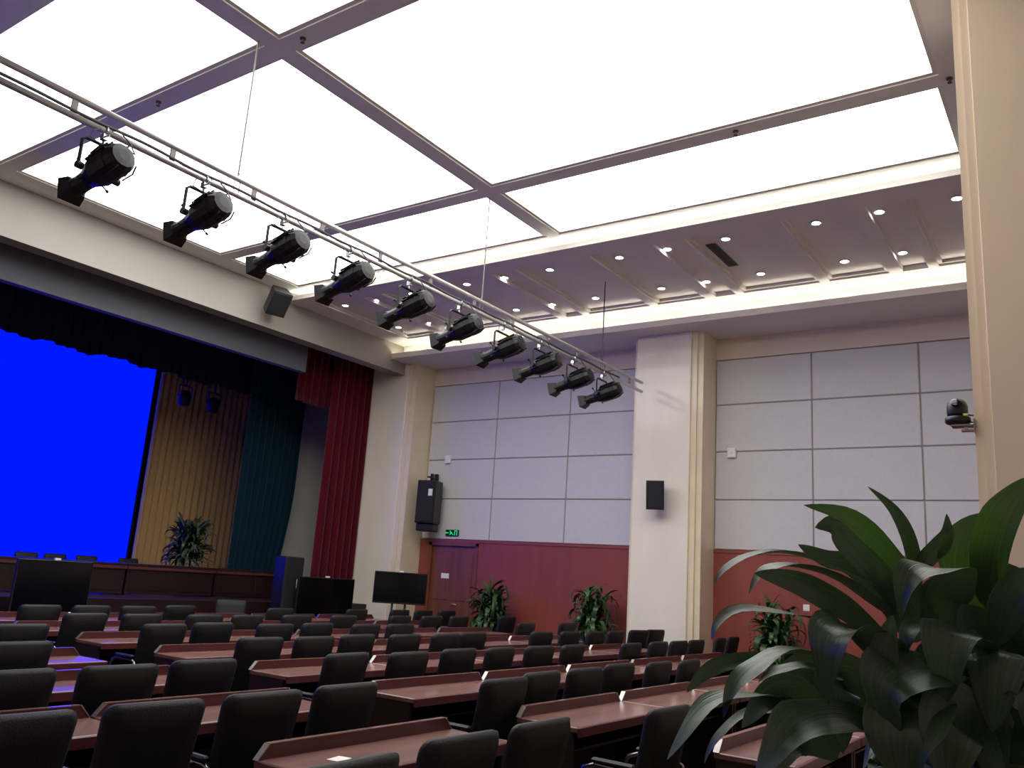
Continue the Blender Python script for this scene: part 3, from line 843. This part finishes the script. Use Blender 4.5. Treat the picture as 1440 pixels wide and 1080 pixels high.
# pan-tilt camera on the near column
pc = empty('pan_tilt_camera', (6.36, 0.765, 2.82))
MB().lathe([(0.055, 0.0), (0.075, 0.008), (0.08, 0.02), (0.08, 0.045), (0.07, 0.052)], 20).build('base', 'plastic', pc, True)
MB().lathe([(0.062, 0.052), (0.066, 0.075), (0.066, 0.12), (0.058, 0.15), (0.04, 0.172), (0.015, 0.18)], 20).build('head', 'plastic', pc, True)
MB().lathe([(0.03, 0.05), (0.033, 0.068), (0.024, 0.07)], 14, Matrix.Translation((0, 0, 0.11)) @ Matrix.Rotation(math.radians(-60), 4, 'Y')).build('lens', 'tv', pc, True)
br = MB().bbox(-0.04, 0.04, -0.10, 0.04, -0.02, 0.0, 0.004).box(-0.02, 0.02, -0.10, -0.02, -0.05, -0.035).box(-0.03, -0.02, -0.06, -0.04, -0.05, 0.0).box(-0.05, 0.05, -0.104, -0.098, -0.06, 0.03)
br.build('wall_bracket', 'chrome', pc)
MB().tube([(-0.05, -0.04, 0.055), (-0.05, -0.07, 0.055)], 0.011, 8).build('yellow_plug', 'yellow', pc)
MB().tube([(-0.05, -0.07, 0.055), (-0.04, -0.10, 0.05)], 0.006, 6).tube([(0.02, -0.06, 0.02), (0.02, -0.10, 0.01)], 0.008, 6).build('cables', 'cable', pc)
tag(pc, 'small black pan-tilt camera bracketed to the near column', 'camera')

# ------------------------------------------------------------------ desks
DL, DD = 1.40, 0.45
def make_desk():
    root = empty('conference_desk')                    # origin: middle of the far edge, on the floor
    h = DL / 2 - 0.014
    MB().bbox(-h, h, -DD, 0.0, 0.715, 0.75, 0.006).build('desktop', 'desk', root)
    MB().bbox(-h, h, -DD - 0.012, -DD + 0.004, 0.69, 0.748, 0.004).build('front_edge', 'desk_dark', root)
    c = 0.055
    MB().prism([(-h, -0.006, 0.75), (h, -0.006, 0.75), (h - c, -0.006, 0.812), (-h + c, -0.006, 0.812)], (0, -0.022, 0), (0, 0.006, 0)).build('ledge', 'desk_dark', root)
    for s in (-1, 1):
        MB().prism([(s * h, 0, 0.75), (s * (h + .005), 0, 0.75), (s * (h - c + .003), 0, 0.815), (s * (h - c - .003), 0, 0.812)], (0, -0.032, 0), (0, 0.002, 0)).build('end_trim', 'steel', root)
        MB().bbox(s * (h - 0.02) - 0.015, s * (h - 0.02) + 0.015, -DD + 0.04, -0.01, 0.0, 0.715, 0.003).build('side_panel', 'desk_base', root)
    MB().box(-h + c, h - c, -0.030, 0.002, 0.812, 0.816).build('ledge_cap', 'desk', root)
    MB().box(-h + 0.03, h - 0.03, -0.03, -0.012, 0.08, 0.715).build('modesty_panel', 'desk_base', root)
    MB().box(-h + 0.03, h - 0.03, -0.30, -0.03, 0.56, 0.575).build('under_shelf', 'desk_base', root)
    return root
desk0 = make_desk()
NROW = 8
firstd = True
def row_word(n):                                       # rows counted from the stage
    return ORD[7 - n]
for n in range(NROW):
    yf = 1.86 + 1.31 * n
    blocks = []
    if n == 0:
        blocks = [('right', i) for i in range(2)]
    else:
        blocks = [('right', i) for i in range(5)]
        nl = {1: 1, 2: 2, 3: 2, 4: 1, 5: 1}.get(n, 0)
        blocks += [('left', i) for i in range(nl)]
    for side, i in blocks:
        cx = 4.78 + DL * (i + .5) if side == 'right' else 4.10 - DL * (i + .5)
        o = desk0 if firstd else copy_tree(desk0)
        firstd = False
        o.location = (cx, yf, 0)
        tag(o, 'dark red-brown desk, %s row from the stage, %s one %s of the aisle' % (row_word(n), ORD[i], side),
            'desk', 'conference desks in rows')
# ------------------------------------------------------------------ chairs
def rounded(w0, w1, h, r, n=5):
    """outline of a rounded trapezoid in x,z, bottom width w0, top width w1"""
    out = []
    for (cx, cz, a0) in ((w1 / 2 - r, h - r, 0), (-w1 / 2 + r, h - r, 90), (-w0 / 2 + r, r, 180), (w0 / 2 - r, r, 270)):
        for k in range(n):
            a = math.radians(a0 + 90 * k / (n - 1))
            out.append((cx + r * math.cos(a), cz + r * math.sin(a)))
    return out

def padmesh(outline, t, bev, fn):
    """cushion from an outline: two faces, bevel rings; fn maps (x, depth, z) to 3D"""
    n = len(outline)
    cx = sum(p[0] for p in outline) / n
    cz = sum(p[1] for p in outline) / n
    mb = MB()
    def ring(sc_, d):
        for (x, z) in outline:
            mb.v.append(tuple(fn(cx + (x - cx) * sc_, d, cz + (z - cz) * sc_)))
    k = 1 - bev * 2
    rings = [(0.0, -t / 2 - 0.006), (0.55, -t / 2 - 0.005), (k, -t / 2), (1, -t / 2 + t * .3), (1, t / 2 - t * .3), (k, t / 2), (0.55, t / 2 + 0.005), (0.0, t / 2 + 0.006)]
    for s, d in rings[1:-1]:
        ring(s, d)
    m = len(rings) - 2
    for i in range(m - 1):
        for j in range(n):
            mb.f.append((i * n + j, (i + 1) * n + j, (i + 1) * n + (j + 1) % n, i * n + (j + 1) % n))
    mb.f.append(tuple(range(n)))
    mb.f.append(tuple(range(m * n - 1, (m - 1) * n - 1, -1)))
    return mb

def make_chair():
    root = empty('conference_chair')                   # origin below the top of the back; faces +Y
    lean = math.radians(11)
    def bk(x, d, z):
        zz = z
        curve = 0.10 * (x / 0.25) ** 2 * 0.25
        y = 0.115 - math.sin(lean) * zz * 1.05 - d + curve
        return Vector((x, y, 0.47 + zz * 0.985))
    padmesh(rounded(0.445, 0.475, 0.52, 0.05), 0.06, 0.05, bk).build('backrest', 'leather', root, True)
    def st(x, d, z):
        return Vector((x, 0.06 + z, 0.455 + d - 0.02 * (z / 0.46) ** 2 * 0 + 0.0))
    padmesh(rounded(0.46, 0.48, 0.46, 0.06), 0.075, 0.05, st).build('seat', 'leather', root, True)
    for s in (-1, 1):
        p = [(s * 0.235, 0.08, 0.43), (s * 0.240, 0.07, 0.47), (s * 0.245, 0.05, 0.60), (s * 0.246, 0.07, 0.645), (s * 0.246, 0.12, 0.66),
             (s * 0.246, 0.34, 0.665), (s * 0.245, 0.41, 0.64), (s * 0.244, 0.44, 0.58), (s * 0.240, 0.455, 0.40), (s * 0.255, 0.475, 0.10),
             (s * 0.253, 0.47, 0.04), (s * 0.25, 0.42, 0.013), (s * 0.25, 0.02, 0.013)]
        MB().tube(p, 0.0125, 8).build('side_frame', 'chrome', root, True)
        MB().bbox(s * 0.246 - 0.020, s * 0.246 + 0.020, 0.10, 0.36, 0.675, 0.70, 0.009).build('arm_pad', 'plastic', root)
    MB().tube([(-0.25, 0.02, 0.013), (0.25, 0.02, 0.013)], 0.0125, 8).build('rear_crossbar', 'chrome', root, True)
    MB().tube([(-0.240, 0.30, 0.405), (0.240, 0.30, 0.405)], 0.011, 8).build('seat_crossbar', 'chrome', root, True)
    return root
chair0 = make_chair()
firstc = True
def put_chair(x, y, rz, label, group='black conference chairs at the desks'):
    global firstc
    o = chair0 if firstc else copy_tree(chair0)
    firstc = False
    o.location = (x, y, 0)
    o.rotation_euler = (0, 0, rz)
    tag(o, label, 'chair', group)
    return o
for n, row in CHAIRS.items():
    left = sorted([p for p in row if p[0] < 4.2], reverse=True)
    right = sorted([p for p in row if p[0] >= 4.2])
    for side, lst in (('left', left), ('right', right)):
        for i, (x, y) in enumerate(lst):
            put_chair(x, y, math.radians(rng.uniform(-3, 3)),
                      'black chair, %s row from the stage, %s seat %s of the aisle' % (row_word(n), ORD[i], side))
put_chair(12.12, 5.86, math.radians(-12), 'black chair turned out before the marble wall pillar, left of two')
put_chair(12.74, 5.88, math.radians(-10), 'black chair turned out before the marble wall pillar, right of two')
put_chair(12.22, 4.62, math.radians(6), 'black chair by the side wall plant, left of two')
put_chair(12.84, 4.66, math.radians(2), 'black chair by the side wall plant, right of two')
put_chair(9.2, 11.75, math.radians(140), 'black armchair turned sideways before the stage', 'spare chairs')

# ------------------------------------------------------------------ stage furniture
def stage_table(x0, x1, label):
    root = empty('presidium_table', ((x0 + x1) / 2, 14.15, 0.90))
    h = (x1 - x0) / 2 - 0.01
    MB().bbox(-h, h, -0.30, 0.30, 0.49, 0.53, 0.006).build('tabletop', 'stage_wood', root)
    MB().box(-h + .01, h - .01, -0.27, -0.25, 0.02, 0.49).build('front_panel', 'stage_wood', root)
    for s in (-1, 1):
        MB().box(s * (h - 0.03) - 0.015, s * (h - 0.03) + 0.015, -0.25, 0.26, 0.0, 0.49).build('side_panel', 'stage_wood', root)
        MB().bbox(s * h * 0.5 - h * .42, s * h * 0.5 + h * .42, -0.28, -0.27, 0.08, 0.42, 0.006).build('raised_panel', 'stage_wood', root)
    MB().box(-h, h, -0.31, -0.29, 0.44, 0.488).build('front_rail', 'desk_dark', root)
    tag(root, label, 'table', 'long tables on the stage')
xs = [5.0, 6.8, 8.6, 10.4, 12.2]
for i in range(4):
    stage_table(xs[i], xs[i + 1], 'dark red stage table, %s from the red curtain' % ORD[3 - i])
# high-backed chairs behind the stage tables
pc0 = None
for i, x in enumerate((7.60, 8.10, 8.68, 9.50)):
    if pc0 is None:
        pc0 = empty('stage_chair')
        def bk2(x_, d, z):
            return Vector((x_, -0.18 + d + 0.10 * z, 0.05 + z))
        def st2(x_, d, z):
            return Vector((x_, -0.20 - z * 0.0 - 0.0 + z - 0.22, 0.42 + d))
        padmesh(rounded(0.40, 0.40, 0.56, 0.04), 0.06, 0.05, bk2).build('backrest', 'leather', pc0, True)
        padmesh(rounded(0.42, 0.42, 0.40, 0.05), 0.07, 0.05, st2).build('seat', 'leather', pc0, True)
        for s in (-1, 1):
            MB().tube([(s * 0.18, -0.36, 0.0), (s * 0.18, -0.36, 0.40)], 0.016, 6).build('leg', 'stage_wood', pc0)
            MB().tube([(s * 0.18, -0.12, 0.0), (s * 0.18, -0.12, 0.40)], 0.016, 6).build('leg', 'stage_wood', pc0)
        o = pc0
    else:
        o = copy_tree(pc0)
    o.location = (x, 15.45, 0.90)
    tag(o, 'dark chair behind the stage tables, %s from the left' % ORD[i], 'chair', 'chairs behind the stage tables')

# ------------------------------------------------------------------ things on the desks
def namecard(x, y, label):
    q = empty('name_card', (x, y, 0.751))
    MB().prism([(-0.10, -0.04, 0), (-0.10, 0.04, 0), (-0.10, 0.0, 0.085)], (0, 0, 0), (0.2, 0, 0)).build('folded_card', 'paper', q)
    tag(q, label, 'name card')
namecard(6.06, 10.72, 'white folded card on the front desk row, left')
def cup(x, y, label, z=0.751):
    q = empty('paper_cup', (x, y, z))
    MB().lathe([(0.026, 0.0), (0.037, 0.09), (0.039, 0.092), (0.036, 0.094), (0.030, 0.03)], 16).build('cup_body', 'paper', q, True)
    MB().lathe([(0.031, 0.035), (0.0315, 0.037)], 16).build('cup_rim_band', 'white', q, True)
    tag(q, label, 'cup')
cup(7.62, 9.40, 'white paper cup on the second desk row from the stage')
cup(5.40, 10.75, 'white paper cup on the front desk row')
for i, (x, y, rz, lab) in enumerate(((3.02, 2.95, 0.2, 'small white paper slip on the nearest left desk'),
                                     (4.02, 2.93, -0.3, 'white paper slip at the aisle end of the nearest left desk'),
                                     (7.2, 8.10, 0.1, 'white sheet on a desk in the third row from the stage'))):
    p = MB().box(-0.05, 0.05, -0.035, 0.035, 0, 0.002).build('paper_slip', 'paper')
    p.location = (x, y, 0.7508)
    p.rotation_euler = (0, 0, rz)
    tag(p, lab, 'paper')

# ------------------------------------------------------------------ plants
def leaf_mesh(name, L, w, droop, m, nseg=7, fold=0.25):
    """one arching strap leaf along +Y from the origin"""
    mb = MB()
    for i in range(nseg + 1):
        t = i / nseg
        a = droop * t * t
        y = L * t * math.cos(a * 0.7)
        z = L * (t * 0.55 - droop * 0.55 * t * t)
        ww = w * max(0.02, (math.sin(math.pi * min(1, 0.12 + t * 0.88)) ** 0.8)) * 0.5
        mb.v += [(-ww, y, z + ww * fold), (0, y, z), (ww, y, z + ww * fold)]
    for i in range(nseg):
        b = i * 3
        mb.f += [(b, b + 1, b + 4, b + 3), (b + 1, b + 2, b + 5, b + 4)]
    return mb.mesh(name, m, True)

def pot(root, r, h, m='pot'):
    MB().lathe([(r * 0.7, 0.0), (r * 0.78, 0.02), (r, h * 0.9), (r * 1.06, h * 0.92), (r * 1.06, h), (r * 0.94, h), (r * 0.9, h * 0.86)], 24).build('pot', m, root, True)
    MB().lathe([(r * 0.92, h * 0.87), (r * 0.9, h * 0.90)], 20).build('soil', 'soil', root)

narrow_leaves = [leaf_mesh('leaf', L, w, d, 'leaf_far') for (L, w, d) in ((0.50, 0.075, 1.1), (0.58, 0.085, 1.5), (0.46, 0.07, 0.8), (0.56, 0.09, 2.0))]
def bushy(loc, label, seed, hgt=1.66, rad=0.46, n=190, leaves=narrow_leaves, potmat='pot'):
    root = empty('potted_plant', loc)
    pot(root, 0.20, 0.36, potmat)
    rr = random.Random(seed)
    stems = []
    for k in range(5):
        a = k * 1.26 + rr.uniform(-.3, .3)
        top = Vector((0.13 * math.cos(a), 0.13 * math.sin(a), hgt * rr.uniform(0.62, 0.86)))
        MB().tube([(0.06 * math.cos(a), 0.06 * math.sin(a), 0.30), (0.09 * math.cos(a), 0.09 * math.sin(a), 0.7), tuple(top)], [0.016, 0.014, 0.01], 6).build('stem', 'stem', root, True)
        stems.append(top)
    for i in range(n):
        s = stems[i % 5]
        f = rr.uniform(0.42, 1.0) ** 0.8
        p = Vector((s.x * (0.5 + .5 * f), s.y * (0.5 + .5 * f), s.z * f))
        rz = rr.uniform(0, 2 * math.pi)
        up = rr.uniform(-0.5, 0.75) if f < 0.85 else rr.uniform(0.1, 1.1)
        o = link('leaf', rr.choice(leaves), root, p, (up, rr.uniform(-.3, .3), rz))
        k = rr.uniform(0.75, 1.1)
        o.scale = (k, k, k)
    tag(root, label, 'potted plant')
    return root
bushy((13.40, 9.60, 0), 'bushy green potted plant beside the brown door', 3)
bushy((13.40, 7.40, 0), 'bushy green potted plant left of the marble wall pillar', 5)
bushy((13.30, 4.18, 0), 'bushy green potted plant right of the marble wall pillar', 9)
palm_leaves = [leaf_mesh('leaf', L, w, d, 'palm') for (L, w, d) in ((0.58, 0.07, 1.1), (0.62, 0.075, 1.5), (0.52, 0.065, 0.7))]
bushy((10.48, 14.92, 0.90), 'dark feathery potted palm on the stage before the beige curtain', 11, 1.50, 0.5, 280, palm_leaves, 'dark_pot')

# large dracaena close to the camera
def big_leaf(pts, w, root, rr, mode='u'):
    P = [Vector(p) for p in pts]
    n = 16
    def cr(t):
        s = t * (len(P) - 1)
        i = min(int(s), len(P) - 2)
        u = s - i
        p0 = P[max(i - 1, 0)]; p1 = P[i]; p2 = P[i + 1]; p3 = P[min(i + 2, len(P) - 1)]
        return 0.5 * ((2 * p1) + (p2 - p0) * u + (2 * p0 - 5 * p1 + 4 * p2 - p3) * u * u + (3 * p1 - p0 - 3 * p2 + p3) * u ** 3)
    hub = Vector((2.62, 0.33, 1.35))
    mb = MB()
    ph = rr.uniform(0, 6)
    prev = None
    org = P[0]
    for i in range(n + 1):
        t = i / n
        c = cr(t)
        tg = (cr(min(1, t + .02)) - cr(max(0, t - .02))).normalized()
        nrm = ((c - hub).normalized() * 0.9 + Vector((0, 0, 0.9)) + Vector((-0.55, 0.1, 0)))
        if mode in 'cy':
            nrm = Vector((-0.98, -0.05, 0.25)) + Vector((0, 0.25, 0)) * math.sin(ph)
        side = tg.cross(nrm)
        if side.length < 0.15 and prev:
            side = prev.copy()
        side.normalize()
        if prev:
            if side.dot(prev) < 0:
                side = -side
            side = (side * 0.5 + prev * 0.5).normalized()
        prev = side
        up = side.cross(tg).normalized()
        prof = (min(1, t / 0.30) ** 0.7 * 0.7 + 0.3) * (1 - max(0, (t - 0.42) / 0.58) ** 2.0)
        ww = w * 0.5 * max(prof, 0.012)
        wave = 0.20 * ww * math.sin(t * 11 + ph)
        wave2 = 0.20 * ww * math.sin(t * 9 + ph + 2)
        for (k, lift) in ((-1, 0.22 * ww + wave), (-0.5, 0.06 * ww), (0, -0.02 * ww), (0.5, 0.06 * ww), (1, 0.22 * ww + wave2)):
            q = c + side * (ww * k) + up * lift - org
            mb.v.append(tuple(q))
    for i in range(n):
        for j in range(4):
            b = i * 5 + j
            mb.f.append((b, b + 1, b + 6, b + 5))
    o = mb.build('leaf', 'leaf_backlit' if mode == 'y' else 'leaf', root, True)
    uv = o.data.uv_layers.new(name='leaf_uv')
    for lp in o.data.loops:
        uv.data[lp.index].uv = ((lp.vertex_index % 5) / 4 + ph, (lp.vertex_index // 5) / n)
    o.location = org - Vector(root.location)
    return o
dp = empty('potted_dracaena', (2.62, 0.33, 0))
pot(dp, 0.24, 0.46)
rr = random.Random(21)
tops = []
for (dx, dy, top) in ((0.0, 0.0, 1.58), (-0.10, 0.10, 1.42), (0.06, -0.12, 1.50), (-0.12, -0.05, 1.25), (0.1, 0.1, 1.3)):
    MB().tube([(dx * .5, dy * .5, 0.38), (dx * .8, dy * .8, 0.8), (dx, dy, top)], [0.026, 0.023, 0.018], 8).build('cane', 'stem', dp, True)
    tops.append((dx, dy, top))
for pts, w, mode in LEAVES:
    big_leaf(pts, w * 1.15, dp, rr, mode)
for i in range(64):
    dx, dy, top = tops[i % 5]
    f = rr.uniform(0.0, 1.0)
    z0 = top - 0.60 * f
    a = rr.uniform(0, 2 * math.pi)
    L = rr.uniform(0.26, 0.40)
    # keep the picked-out leaves clear: fill leaves towards the camera-left side stay low
    d = Vector((math.cos(a), math.sin(a), 0))
    if d.dot(Vector((-0.55, 0.83, 0))) > 0.35:
        L *= 0.7
        z0 = min(z0, 1.30)
    rise = rr.uniform(0.02, 0.16) if f < 0.5 else rr.uniform(-0.03, 0.08)
    b = Vector((2.62 + dx, 0.33 + dy, z0))
    pts = [b, b + d * L * 0.3 + Vector((0, 0, rise * 0.8)), b + d * L * 0.65 + Vector((0, 0, rise)), b + d * L * 0.95 + Vector((0, 0, rise - L * 0.38))]
    big_leaf(pts, rr.uniform(0.075, 0.12), dp, rr)
tag(dp, 'large potted plant with broad arching leaves close to the camera', 'potted plant')
